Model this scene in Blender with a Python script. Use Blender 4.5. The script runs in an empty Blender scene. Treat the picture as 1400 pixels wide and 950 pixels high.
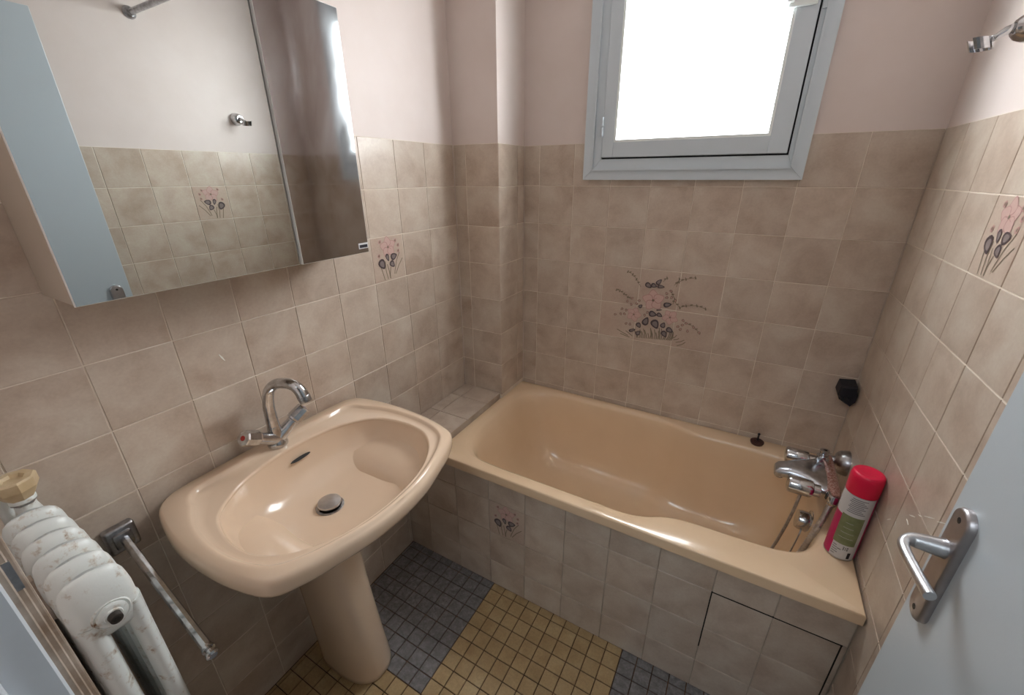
import bpy, bmesh, math, random
from math import sin, cos, pi, radians
from mathutils import Vector, Matrix

SC = bpy.context.scene
COL = SC.collection
random.seed(7)

# ------------------------------------------------------------------ camera
T = 0.15                      # wall tile pitch (m)
ZT = 1.635                    # top of the tiled part of the walls
W = 1.482                     # room width
YF = -1.69                    # wall with the doorway
cam_d = bpy.data.cameras.new('camera')
cam_d.sensor_fit = 'HORIZONTAL'
cam_d.sensor_width = 36.0
cam_d.lens = 567.93 / 1400 * 36.0
cam_d.clip_start = 0.01
cam = bpy.data.objects.new('camera', cam_d)
COL.objects.link(cam)
cam.location = (7.2226 * T, -11.069 * T, -0.7566 * T + ZT)
cam.rotation_euler = (1.1798, 0.0046, 0.5132)
SC.camera = cam

# ------------------------------------------------------------------ view, sky, lamps
vs = SC.view_settings
SC.display_settings.display_device = 'sRGB'
vs.view_transform = 'Standard'
vs.look = 'None'
vs.gamma = 1.0
vs.use_curve_mapping = False
vs.exposure = 0.68

wd = bpy.data.worlds.new('overcast_sky')
SC.world = wd
wd.use_nodes = True
bg = wd.node_tree.nodes['Background']
_tc = wd.node_tree.nodes.new('ShaderNodeTexCoord')
_sx = wd.node_tree.nodes.new('ShaderNodeSeparateXYZ')
_rp = wd.node_tree.nodes.new('ShaderNodeValToRGB')      # overcast sky above, ground below the horizon
_mr = wd.node_tree.nodes.new('ShaderNodeMapRange')
_mr.inputs['From Min'].default_value = -1.0
wd.node_tree.links.new(_tc.outputs['Generated'], _sx.inputs[0])
wd.node_tree.links.new(_sx.outputs['Z'], _mr.inputs['Value'])
wd.node_tree.links.new(_mr.outputs[0], _rp.inputs['Fac'])
wd.node_tree.links.new(_rp.outputs['Color'], bg.inputs['Color'])
_e = _rp.color_ramp.elements
_e[0].position, _e[0].color = 0.47, (0.20, 0.20, 0.19, 1)
_e[1].position, _e[1].color = 0.51, (0.93, 0.97, 1.0, 1)
bg.inputs['Strength'].default_value = 6.0


def area(name, loc, rot, sx, sy, power, col, portal=False):
    l = bpy.data.lights.new(name, 'AREA')
    l.shape = 'RECTANGLE'
    l.size, l.size_y = sx, sy
    l.energy = power
    l.color = col
    o = bpy.data.objects.new(name, l)
    o.location = loc
    o.rotation_euler = rot
    COL.objects.link(o)
    if portal:
        l.cycles.is_portal = True
    return o


area('window_daylight', (0.829, 0.065, 1.907), (radians(-90), 0, 0), 0.52, 0.58, 12.5, (0.94, 0.98, 1.0))   # sky light through the obscured pane
area('hall_fill_light', (0.95, -2.55, 2.44), (0, 0, 0), 0.7, 0.7, 8.5, (0.84, 0.93, 1.0))  # fill light added in the unseen hall to brighten the tub front


# ------------------------------------------------------------------ helpers
def srgb(r, g, b):
    f = lambda c: ((c / 255 + 0.055) / 1.055) ** 2.4 if c > 10 else c / 255 / 12.92
    return (f(r), f(g), f(b), 1)


def wloc(o):
    v = Vector((0, 0, 0))
    while o:
        v += o.location
        o = o.parent
    return v


def obj(name, bm, mats, parent=None, smooth=False, label=None, kind=None, cat=None, angle=None):
    me = bpy.data.meshes.new(name)
    if parent:
        bmesh.ops.translate(bm, verts=bm.verts, vec=-wloc(parent))
    bmesh.ops.recalc_face_normals(bm, faces=bm.faces)
    bm.to_mesh(me)
    bm.free()
    if not isinstance(mats, (list, tuple)):
        mats = [mats]
    for m in mats:
        me.materials.append(m)
    if smooth:
        for p in me.polygons:
            p.use_smooth = True
        if angle:
            me.set_sharp_from_angle(angle=radians(angle))
    o = bpy.data.objects.new(name, me)
    COL.objects.link(o)
    if parent:
        o.parent = parent
    if label:
        o['label'] = label
    if kind:
        o['kind'] = kind
    if cat:
        o['category'] = cat
    return o


def thing(name, label, cat, loc):
    o = bpy.data.objects.new(name, None)
    o.empty_display_size = 0.05
    o.location = loc
    o['label'] = label
    o['category'] = cat
    COL.objects.link(o)
    return o


def box(bm, a, b, bev=0.0, seg=2, mi=0):
    r = bmesh.ops.create_cube(bm, size=1)
    vsx = r['verts']
    for v in vsx:
        v.co = Vector([a[i] + (v.co[i] + 0.5) * (b[i] - a[i]) for i in range(3)])
    fs = {f for v in vsx for f in v.link_faces}
    for f in fs:
        f.material_index = mi
    if bev:
        es = list({e for v in vsx for e in v.link_edges})
        q = bmesh.ops.bevel(bm, geom=es, offset=bev, segments=seg, profile=0.5, affect='EDGES', material=-1)
        for f in q['faces']:
            f.material_index = mi
    return vsx


def frame_of(d):
    d = d.normalized()
    up = Vector((0, 0, 1)) if abs(d.z) < 0.95 else Vector((1, 0, 0))
    a = d.cross(up).normalized()
    return a, a.cross(d).normalized()


def rings_to_mesh(bm, rings, cap0=True, cap1=True, mi=0, closed=True):
    vr = [[bm.verts.new(p) for p in r] for r in rings]
    n = len(vr[0])
    for a, b in zip(vr, vr[1:]):
        for i in range(n if closed else n - 1):
            j = (i + 1) % n
            f = bm.faces.new((a[i], a[j], b[j], b[i]))
            f.material_index = mi
    if cap0:
        bm.faces.new(vr[0][::-1]).material_index = mi
    if cap1:
        bm.faces.new(vr[-1]).material_index = mi
    return vr


def cyl(bm, p0, p1, r0, r1=None, seg=24, bev=0.0, mi=0, cap0=True, cap1=True):
    p0, p1 = Vector(p0), Vector(p1)
    r1 = r0 if r1 is None else r1
    d = p1 - p0
    a, b = frame_of(d)
    u = d.normalized()
    st = [(0, r0), (d.length, r1)]
    if bev:
        st = [(0, r0 - bev), (bev * .3, r0 - bev * .3), (bev, r0), (d.length - bev, r1), (d.length - bev * .3, r1 - bev * .3), (d.length, r1 - bev)]
    rings_to_mesh(bm, [[p0 + u * h + (a * cos(2 * pi * i / seg) + b * sin(2 * pi * i / seg)) * r for i in range(seg)] for h, r in st], cap0, cap1, mi)


def lathe(bm, prof, org, axis=(0, 0, 1), seg=32, mi=0, cap0=True, cap1=True):
    org = Vector(org)
    u = Vector(axis).normalized()
    a, b = frame_of(u)
    rings_to_mesh(bm, [[org + u * h + (a * cos(2 * pi * i / seg) + b * sin(2 * pi * i / seg)) * r for i in range(seg)] for r, h in prof], cap0, cap1, mi)


def spline(pts, n=8):
    P = [Vector(p) for p in pts]
    P = [P[0] * 2 - P[1]] + P + [P[-1] * 2 - P[-2]]
    out = []
    for k in range(1, len(P) - 2):
        for i in range(n):
            t = i / n
            a, b, c, d = P[k - 1], P[k], P[k + 1], P[k + 2]
            out.append(0.5 * ((2 * b) + (c - a) * t + (2 * a - 5 * b + 4 * c - d) * t * t + (3 * b - a - 3 * c + d) * t ** 3))
    out.append(P[-2])
    return out


def tube(bm, pts, r, seg=12, mi=0, flat=1.0):
    pts = [Vector(p) for p in pts]
    n = len(pts)
    rr = r if isinstance(r, (list, tuple)) else [r] * n
    d0 = (pts[1] - pts[0]).normalized()
    a, _ = frame_of(d0)
    rings = []
    for i in range(n):
        d = (pts[min(i + 1, n - 1)] - pts[max(i - 1, 0)]).normalized()
        a = (a - d * a.dot(d)).normalized()
        b = d.cross(a)
        rings.append([pts[i] + (a * cos(2 * pi * k / seg) + b * sin(2 * pi * k / seg) * flat) * rr[i] for k in range(seg)])
    rings_to_mesh(bm, rings, True, True, mi)


# ------------------------------------------------------------------ materials
def newmat(name, col, rough=0.5, metal=0.0, spec=None, coat=0.0):
    m = bpy.data.materials.new(name)
    m.use_nodes = True
    b = m.node_tree.nodes['Principled BSDF']
    b.inputs['Base Color'].default_value = col
    b.inputs['Roughness'].default_value = rough
    b.inputs['Metallic'].default_value = metal
    if spec is not None:
        b.inputs['Specular IOR Level'].default_value = spec
    if coat:
        b.inputs['Coat Weight'].default_value = coat
        b.inputs['Coat Roughness'].default_value = 0.05
    return m


def N(m, t, **k):
    n = m.node_tree.nodes.new(t)
    for a, v in k.items():
        if a in n.inputs:
            n.inputs[a].default_value = v
        else:
            setattr(n, a, v)
    return n


def L(m, a, b):
    m.node_tree.links.new(a, b)


def ramp(m, fac, stops):
    r = N(m, 'ShaderNodeValToRGB')
    e = r.color_ramp.elements
    e[0].position, e[0].color = stops[0]
    e[1].position, e[1].color = stops[-1]
    for p, c in stops[1:-1]:
        q = e.new(p)
        q.color = c
    L(m, fac, r.inputs['Fac'])
    return r.outputs['Color']


def coords(m, rnd=True):
    tc = N(m, 'ShaderNodeTexCoord')
    if not rnd:
        return tc.outputs['Object']
    oi = N(m, 'ShaderNodeObjectInfo')
    sc = N(m, 'ShaderNodeVectorMath', operation='SCALE')
    sc.inputs[0].default_value = (37.0, 91.0, 53.0)
    L(m, oi.outputs['Random'], sc.inputs['Scale'])
    ad = N(m, 'ShaderNodeVectorMath', operation='ADD')
    L(m, tc.outputs['Object'], ad.inputs[0])
    L(m, sc.outputs[0], ad.inputs[1])
    return ad.outputs[0], oi.outputs['Random']


def noise(m, vec, scale, detail=3.0, rough=0.5, dist=0.0):
    n = N(m, 'ShaderNodeTexNoise', Scale=scale, Detail=detail, Roughness=rough, Distortion=dist)
    L(m, vec, n.inputs['Vector'])
    return n.outputs['Fac']


def bump(m, h, strength, dist=0.01):
    b = N(m, 'ShaderNodeBump', Strength=strength, Distance=dist)
    L(m, h, b.inputs['Height'])
    L(m, b.outputs['Normal'], m.node_tree.nodes['Principled BSDF'].inputs['Normal'])


def bsdf(m):
    return m.node_tree.nodes['Principled BSDF']


def tile_mat(name, lo, mid, hi, rough=0.31, sc=9.0, grain=0.12):
    m = newmat(name, mid, rough)
    v, r = coords(m)
    c = ramp(m, noise(m, v, sc, 4.0, 0.55, 0.3), [(0.30, lo), (0.5, mid), (0.70, hi)])
    g = noise(m, v, 160.0, 2.0, 0.6)
    mx = N(m, 'ShaderNodeMix', data_type='RGBA', blend_type='OVERLAY')
    mx.inputs[0].default_value = grain
    L(m, c, mx.inputs[6])
    L(m, g, mx.inputs[7])
    hv = N(m, 'ShaderNodeHueSaturation')
    mr = N(m, 'ShaderNodeMapRange')
    mr.inputs['To Min'].default_value = 0.95
    mr.inputs['To Max'].default_value = 1.04
    L(m, r, mr.inputs['Value'])
    L(m, mr.outputs['Result'], hv.inputs['Value'])
    L(m, mx.outputs[2], hv.inputs['Color'])
    L(m, hv.outputs['Color'], bsdf(m).inputs['Base Color'])
    bump(m, noise(m, v, 14.0, 2.0), 0.10, 0.01)
    return m


def tint_noise(name, c1, c2, scale, rough, lo=.35, hi=.65, bmp=0.0, bscale=200, coat=0.0, metal=0.0):
    m = newmat(name, c1, rough, metal, coat=coat)
    v = coords(m, False)
    L(m, ramp(m, noise(m, v, scale, 5.0, 0.6), [(lo, c1), (hi, c2)]), bsdf(m).inputs['Base Color'])
    if bmp:
        bump(m, noise(m, v, bscale, 3.0), bmp, 0.002)
    return m


M = {}
M['tile'] = tile_mat('tile_glaze', srgb(180, 160, 143), srgb(198, 181, 165), srgb(209, 196, 181))
M['tile_print'] = tile_mat('printed_tile_glaze', srgb(190, 166, 150), srgb(198, 178, 162), srgb(204, 186, 169))
M['grout'] = tint_noise('wall_grout', srgb(236, 226, 212), srgb(220, 206, 190), 12, 0.8, bmp=.1)
M['grout_apron'] = tint_noise('greyed_grout', srgb(196, 182, 166), srgb(172, 156, 140), 12, 0.8)
M['grout_dark'] = tint_noise('dirty_grout', srgb(112, 84, 58), srgb(60, 42, 30), 14, 0.9)
M['black_joint'] = newmat('mouldy_joint', srgb(28, 22, 18), 0.9)
M['paint'] = tint_noise('wall_paint', srgb(222, 209, 203), srgb(218, 204, 197), 6, 0.55, bmp=.05, bscale=350)
M['ceil'] = newmat('ceiling_paint', srgb(205, 196, 190), 0.8)
M['hallpaint'] = newmat('hall_paint', srgb(165, 163, 160), 0.8)
M['yel'] = tile_mat('yellow_mosaic', srgb(166, 138, 98), srgb(178, 151, 110), srgb(187, 162, 122), 0.45, 14.0, .25)
M['gry'] = tile_mat('grey_mosaic', srgb(108, 104, 104), srgb(124, 121, 121), srgb(142, 139, 139), 0.4, 60.0, .45)
M['tub'] = tint_noise('tub_enamel', srgb(235, 206, 172), srgb(231, 201, 166), 5, 0.22, coat=.35)
M['sink'] = tint_noise('sink_ceramic', srgb(231, 206, 180), srgb(228, 201, 174), 4, 0.16, coat=.22)
M['chrome'] = tint_noise('chrome', (.66, .67, .69, 1), (.48, .48, .49, 1), 60, 0.13, metal=1.0)
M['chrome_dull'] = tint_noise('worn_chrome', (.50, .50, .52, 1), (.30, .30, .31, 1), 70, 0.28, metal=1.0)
M['castchrome'] = tint_noise('grey_cast_chrome', (.60, .62, .66, 1), (.44, .45, .48, 1), 50, 0.26, metal=1.0)
M['red_reflect'] = tint_noise('limescaled_red_reflect_chrome', (.62, .42, .36, 1), (.34, .13, .10, 1), 190, 0.35, .4, .6, metal=.6)  # reddish tile reflections painted into the limescaled chrome
M['satin'] = tint_noise('satin_aluminium', (.62, .63, .65, 1), (.50, .50, .52, 1), 40, 0.34, metal=1.0)
M['satin_plate'] = tint_noise('satin_aluminium_plate', (.46, .44, .45, 1), (.40, .38, .39, 1), 40, 0.38, metal=1.0)
M['door'] = newmat('door_paint', srgb(188, 197, 203), 0.38)
bump(M['door'], noise(M['door'], coords(M['door'], False), 300, 2), .04, .002)
M['winframe'] = newmat('window_frame_lacquer', srgb(206, 217, 225), 0.35)
M['bead'] = newmat('glazing_bead', srgb(240, 248, 248), 0.3)
M['rubberdark'] = newmat('window_gasket', srgb(30, 34, 42), 0.7)
M['white'] = newmat('white_plastic', srgb(226, 226, 222), 0.4)
M['cab'] = newmat('cabinet_lacquer', srgb(186, 173, 158), 0.45)
M['black'] = newmat('black_plastic', (.006, .006, .012, 1), 0.6)
M['dark'] = newmat('dark_hole', (.012, .009, .007, 1), 0.6)
M['red'] = newmat('red_mark', srgb(170, 36, 34), 0.4)
M['blue'] = newmat('blue_mark', srgb(40, 70, 160), 0.4)
M['cap'] = newmat('pink_red_plastic', srgb(222, 18, 66), 0.35)
M['magenta'] = newmat('magenta_print', srgb(190, 30, 92), 0.4)
M['green'] = tint_noise('green_print', srgb(116, 122, 84), srgb(134, 140, 100), 40, 0.42)
M['label'] = newmat('white_label', srgb(206, 204, 204), 0.4)
M['ink'] = newmat('grey_ink', srgb(128, 126, 130), 0.5)
M['ink2'] = newmat('black_ink', srgb(30, 26, 34), 0.5)
M['steel'] = newmat('tin_plate', (.45, .44, .43, 1), 0.3, 1.0)
M['plug'] = newmat('brown_rubber', srgb(66, 36, 30), 0.6)
M['plugmetal'] = newmat('blackened_iron', srgb(70, 64, 60), .45, .6)
M['knobwax'] = tint_noise('yellowed_plastic', srgb(212, 192, 158), srgb(196, 172, 134), 30, 0.45)
M['leaf'] = newmat('print_leaf', srgb(84, 72, 74), 0.3)
M['leafin'] = newmat('print_leaf_inner', srgb(138, 126, 124), 0.3)
M['petal'] = newmat('print_petal', srgb(208, 175, 166), 0.3)
M['petal2'] = newmat('print_petal_deep', srgb(190, 148, 142), 0.3)
M['stem'] = newmat('print_stem', srgb(132, 119, 100), 0.3)
M['fleck'] = newmat('white_paint_fleck', srgb(240, 238, 230), 0.4)
M['frame'] = tint_noise('door_frame_paint', srgb(208, 214, 220), srgb(200, 205, 210), 8, 0.4)
M['framedirty'] = tint_noise('grubby_frame_paint', srgb(196, 184, 172), srgb(150, 130, 112), 16, 0.5)
M['wood'] = newmat('hall_floor', srgb(150, 140, 130), 0.5)

# radiator paint: white, rust and grime in blotches
m = M['rad'] = newmat('radiator_paint', srgb(222, 222, 216), 0.32)
v, _r = coords(m)
c1 = ramp(m, noise(m, v, 48, 6, .68), [(0.28, srgb(128, 92, 62)), (0.35, srgb(196, 188, 176)), (0.45, srgb(224, 228, 225))])
L(m, c1, bsdf(m).inputs['Base Color'])
bump(m, noise(m, v, 90, 3), .12, .003)

# mirrors
M['mirror'] = newmat('mirror_glass', (.64, .67, .66, 1), 0.0, 1.0)
m = M['mirror_hazy'] = newmat('hazy_mirror_glass', (.66, .67, .68, 1), 0.05, 1.0)
v = coords(m, False)
mp = N(m, 'ShaderNodeMapping')
mp.inputs['Scale'].default_value = (1, 1, .5)
L(m, v, mp.inputs['Vector'])
nz = noise(m, mp.outputs[0], 9, 4, .6, .8)
L(m, ramp(m, nz, [(.34, (.03, .03, .03, 1)), (.64, (.13, .13, .13, 1))]), bsdf(m).inputs['Roughness'])
L(m, ramp(m, nz, [(.30, (.50, .49, .49, 1)), (.70, (.64, .66, .68, 1))]), bsdf(m).inputs['Base Color'])

# window pane: thin clear glass
m = M['glass'] = bpy.data.materials.new('window_glass')
m.use_nodes = True
m.node_tree.nodes.remove(m.node_tree.nodes['Principled BSDF'])
tr = N(m, 'ShaderNodeBsdfTransparent')
gl = N(m, 'ShaderNodeBsdfGlossy', Roughness=0.02)
fr = N(m, 'ShaderNodeFresnel', IOR=1.45)
mixs = N(m, 'ShaderNodeMixShader')
geo = N(m, 'ShaderNodeNewGeometry')        # reflect only on the outer faces: a thin pane has no total internal reflection
inv = N(m, 'ShaderNodeMath', operation='SUBTRACT')
inv.inputs[0].default_value = 1.0
L(m, geo.outputs['Backfacing'], inv.inputs[1])
mul = N(m, 'ShaderNodeMath', operation='MULTIPLY')
L(m, fr.outputs[0], mul.inputs[0])
L(m, inv.outputs[0], mul.inputs[1])
L(m, mul.outputs[0], mixs.inputs[0])
L(m, tr.outputs[0], mixs.inputs[1])
L(m, gl.outputs[0], mixs.inputs[2])
L(m, mixs.outputs[0], m.node_tree.nodes['Material Output'].inputs['Surface'])

# ------------------------------------------------------------------ room shell
X0, X1 = -0.10, W + 0.10
WP = 0.003                    # glazed faces stand this far proud of the plaster
ZC = 2.50
YB = 0.12


def struct(name, boxes, mat, label=None, parent=None, bev=0):
    bm = bmesh.new()
    for a, b in boxes:
        box(bm, a, b, bev)
    return obj(name, bm, mat, parent, kind='structure', label=label)


wall_left = struct('wall_left', [((X0, YF, 0), (-WP, YB, ZC))], M['paint'])
wall_right = struct('wall_right', [((W + WP, YF, 0), (X1, YB, ZC))], M['paint'])
hx0, hx1, hz0, hz1 = 0.505, 1.155, 1.535, 2.275       # window opening
wall_back = struct('wall_back', [((-WP, WP, 0), (hx0, YB, ZC)), ((hx1, WP, 0), (W + WP, YB, ZC)),
                                 ((hx0, WP, 0), (hx1, YB, hz0)), ((hx0, WP, hz1), (hx1, YB, ZC))], M['paint'])
dx0, dx1, dz1 = 0.58, 1.455, 2.12                     # doorway opening
wall_front = struct('wall_front', [((X0, YF - .1, 0), (dx0, YF, ZC)), ((dx1, YF - .1, 0), (X1, YF, ZC)),
                                   ((dx0, YF - .1, dz1), (dx1, YF, ZC))], M['paint'])
ceiling = struct('ceiling', [((X0, YF - .1, ZC), (X1, YB, ZC + .06))], M['ceil'])
floor = struct('floor', [((X0, YF - .1, -.06), (X1, YB, -.0035))], M['grout_dark'])
cx1, cy = 0.207, -0.208                               # boxed column in the corner
wall_column = struct('wall_column', [((-WP, cy + WP, 0), (cx1 - WP, WP, ZC))], M['paint'])
ya = -0.662                                           # tiled apron of the tub
wall_apron = struct('wall_apron', [((-WP, ya + WP, 0), (W, ya + .011, .532)), ((-WP, ya + WP, .4), (.196, cy, .592))], M['grout_apron'])
wall_hall = struct('wall_hall', [((-.4, -3.2, 0), (2.3, -3.14, ZC)), ((-.4, -3.14, 0), (-.34, YF - .1, ZC)), ((2.24, -3.14, 0), (2.3, YF - .1, ZC)),
                                 ((-.4, YF - .16, 0), (X0, YF - .1, ZC)), ((X1, YF - .16, 0), (2.3, YF - .1, ZC)),
                                 ((-.4, -3.2, ZC), (2.3, YF - .1, ZC + .06))], M['hallpaint'])
floor_hall = struct('floor_hall', [((-.4, -3.2, -.06), (2.3, YF - .1, 0))], M['wood'])

# grout beds behind the tiles
G = 0.0016
bm = bmesh.new(); box(bm, (-WP - .001, YF, 0), (-G, cy, ZT)); obj('grout', bm, M['grout'], wall_left)
bm = bmesh.new(); box(bm, (W + G, YF, 0), (W + WP + .001, 0, ZT)); obj('grout', bm, M['grout'], wall_right)
bm = bmesh.new()
for a, b in [((cx1, G, .5), (hx0, WP + .001, ZT)), ((hx1, G, .5), (W, WP + .001, ZT)), ((hx0, G, .5), (hx1, WP + .001, hz0))]:
    box(bm, a, b)
obj('grout', bm, M['grout'], wall_back)
bm = bmesh.new()
box(bm, (0, cy + G, .5), (cx1 - G, cy + WP + .001, ZT)); box(bm, (cx1 - WP - .001, cy + WP, .5), (cx1 - G, 0, ZT))
obj('grout', bm, M['grout'], wall_column)

# ------------------------------------------------------------------ tiles, one object each
_tm = {}


def tile_mesh(w, h, t, c, mat):
    key = (round(w, 4), round(h, 4), t, c, mat.name)
    if key in _tm:
        return _tm[key]
    vs_ = []
    for z_, i in ((0, 0), (t - c, 0), (t, c)):
        vs_ += [(i, i, z_), (w - i, i, z_), (w - i, h - i, z_), (i, h - i, z_)]
    fs = []
    for k in (0, 4):
        for i in range(4):
            j = (i + 1) % 4
            fs.append((k + i, k + j, k + 4 + j, k + 4 + i))
    fs.append((8, 9, 10, 11))
    me = bpy.data.meshes.new('tile')
    me.from_pydata(vs_, [], fs)
    me.materials.append(mat)
    _tm[key] = me
    return me


def put_tile(parent, o, u, v, n, w, h, mat, t=0.003, c=0.0009, wob=0.0):
    me = tile_mesh(w, h, t, c, mat)
    ob = bpy.data.objects.new('tile', me)
    mt = Matrix((u, v, n)).transposed().to_4x4()
    mt.translation = Vector(o) - Vector(n) * t + Vector(n) * random.uniform(-wob, wob)
    if wob:
        mt = mt @ Matrix.Rotation(random.uniform(-.0016, .0016), 4, 'X') @ Matrix.Rotation(random.uniform(-.0016, .0016), 4, 'Y')
    ob.parent = parent
    ob.matrix_basis = mt
    COL.objects.link(ob)
    return ob


GAP = 0.0024


def tile_grid(parent, org, u, v, n, us, vsx, skip=None, clip=None, mat=None, matf=None):
    """us / vsx: sorted grid-line positions along u / v; org: point where u = v = 0."""
    org, u, v, n = map(Vector, (org, u, v, n))
    res = {}
    for i in range(len(us) - 1):
        for j in range(len(vsx) - 1):
            rects = [(us[i], us[i + 1], vsx[j], vsx[j + 1])]
            if skip and skip((us[i] + us[i + 1]) / 2, (vsx[j] + vsx[j + 1]) / 2):
                continue
            if clip:
                rects = clip(*rects[0])
            for (a, b, c, d) in rects:
                if b - a < .006 or d - c < .006:
                    continue
                mm = (matf(i, j) if matf else None) or mat or M['tile']
                o = org + u * (a + GAP / 2) + v * (c + GAP / 2)
                res[(i, j)] = put_tile(parent, o, u, v, n, b - a - GAP, d - c - GAP, mm, wob=.00025)
    return res


X, Y, Z = Vector((1, 0, 0)), Vector((0, 1, 0)), Vector((0, 0, 1))
zl = sorted([ZT - T * j for j in range(11)] + [0.0])
# left wall, +y is u
yl0 = -2.5514 * T
ul = sorted([yl0 - T * k for k in range(9)] + [cy - .001, YF])
LT = tile_grid(wall_left, (0, 0, 0), Y, Z, X, ul, zl, skip=lambda a, b: a > ya + .07 and b < .56, clip=lambda a, b, c, d: [(a, min(b, ya - .0005) if (c + d) / 2 < .56 else b, c, d)],
               matf=lambda i, j: M['tile_print'] if (i, j) == (len(ul) - 4, len(zl) - 4) else None)
# right wall, -y is u
yr0 = 3.0709 * T
ur = sorted([yr0 + T * k for k in range(-3, 8)] + [-WP * 0, -YF])
ur = [a for a in ur if a >= -1e-6 and not 1e-4 < a < .02]
RT = tile_grid(wall_right, (W, 0, 0), -Y, Z, -X, ur, zl, skip=lambda a, b: a < -ya - .07 and b < .5, clip=lambda a, b, c, d: [(max(a, -ya + .0005) if (c + d) / 2 < .5 else a, b, c, d)],
               matf=lambda i, j: M['tile_print'] if (i, j) == (ur.index(yr0), len(zl) - 3) else None)
# back wall
xb0 = 1.8446 * T
ub = sorted([xb0 + T * k for k in range(8)] + [cx1, W])


def clipb(a, b, c, d):
    if d <= 1.53:
        return [(a, b, c, d)]
    out = []
    l, r, zz = .492, 1.168, 1.522
    if a < l:
        out.append((a, min(b, l), c, d))
    if b > r:
        out.append((max(a, r), b, c, d))
    if b > l and a < r:
        e = (max(a, l), min(b, r), c, zz)
        out.append((e[0] - (GAP if a < l else 0), e[1] + (GAP if b > r else 0), c, zz))
    return out


BT = tile_grid(wall_back, (0, 0, 0), X, Z, -Y, ub, [z_ for z_ in zl if z_ > .43], clip=clipb,
               matf=lambda i, j: M['tile_print'] if 3 <= i <= 5 and j in (3, 4) else None)
# column: front and side
zc = [z_ for z_ in zl if z_ > .55]
tile_grid(wall_column, (0, cy, 0), X, Z, -Y, [0.002, .057, cx1], zc)
tile_grid(wall_column, (cx1, 0, 0), Y, Z, X, [cy, cy + T, -.002], zc)
# apron front and the ledge beside the tub
ua = [0.0] + [.115 + .1505 * k for k in range(10)]
ua = [a for a in ua if a < W - .02] + [W - .002]
za = [0.0, .124, .274, .4245, .533]
AT = tile_grid(wall_apron, (0, ya, 0), X, Z, -Y, ua, za, matf=lambda i, j: M['tile_print'] if (i, j) == (3, 2) else None)
tile_grid(wall_apron, (0, ya, 0), X, Z, -Y, [0, .115, .196], [.533, .594])
tile_grid(wall_apron, (0, 0, .595), X, Y, Z, [.001, .056, .198], [ya, ya + .04, ya + .19, ya + .34, cy - .001])
bm = bmesh.new()                                      # the access panel's open black joints
box(bm, (1.167, ya - .0004, .4228), (1.47, ya + .002, .4263)); box(bm, (1.1668, ya - .0004, .19), (1.1698, ya + .002, .425))
box(bm, (1.466, ya - .0004, .0), (1.4695, ya + .002, .4263))
obj('open_joint', bm, M['black_joint'], wall_apron)

# floor mosaic
PM = 0.0523
fx = [.43 + PM * k for k in range(-8, 21)]
fx = sorted([0.0] + [a for a in fx if .003 < a < W - .02] + [W])
fy = [-1.108 + PM * k for k in range(-11, 9)]
fy = sorted([YF] + [a for a in fy if YF + .004 < a < ya] + [ya + .003])
rest = bmesh.new()
nfl = 0
cells = []
for i in range(len(fx) - 1):
    for j in range(len(fy) - 1):
        xc, yc = (fx[i] + fx[i + 1]) / 2, (fy[j] + fy[j + 1]) / 2
        k = (xc > .43) + (xc > .953) + (yc < -1.108)
        cells.append((-yc, i, j, k % 2))
cells.sort(key=lambda c: (c[1] * 0 + (fx[c[1]] < .10 and c[0] > 1.0) + (c[0] > 1.21), c[0]))
for n_, (_, i, j, k) in enumerate(cells):
    a, b, c, d = fx[i], fx[i + 1], fy[j], fy[j + 1]
    if b - a < .006:
        continue
    mm = M['yel'] if k else M['gry']
    if nfl < 298:
        put_tile(floor, (a + .0016, c + .0016, 0), X, Y, Z, b - a - .0032, d - c - .0032, mm, t=.0035, c=.0008, wob=.0002)
        nfl += 1
    else:
        box(rest, (a + .0016, c + .0016, -.0035), (b - .0016, d - .0016, 0), mi=k)
obj('mosaic_tiles', rest, [M['gry'], M['yel']], floor, kind='stuff')


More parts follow.
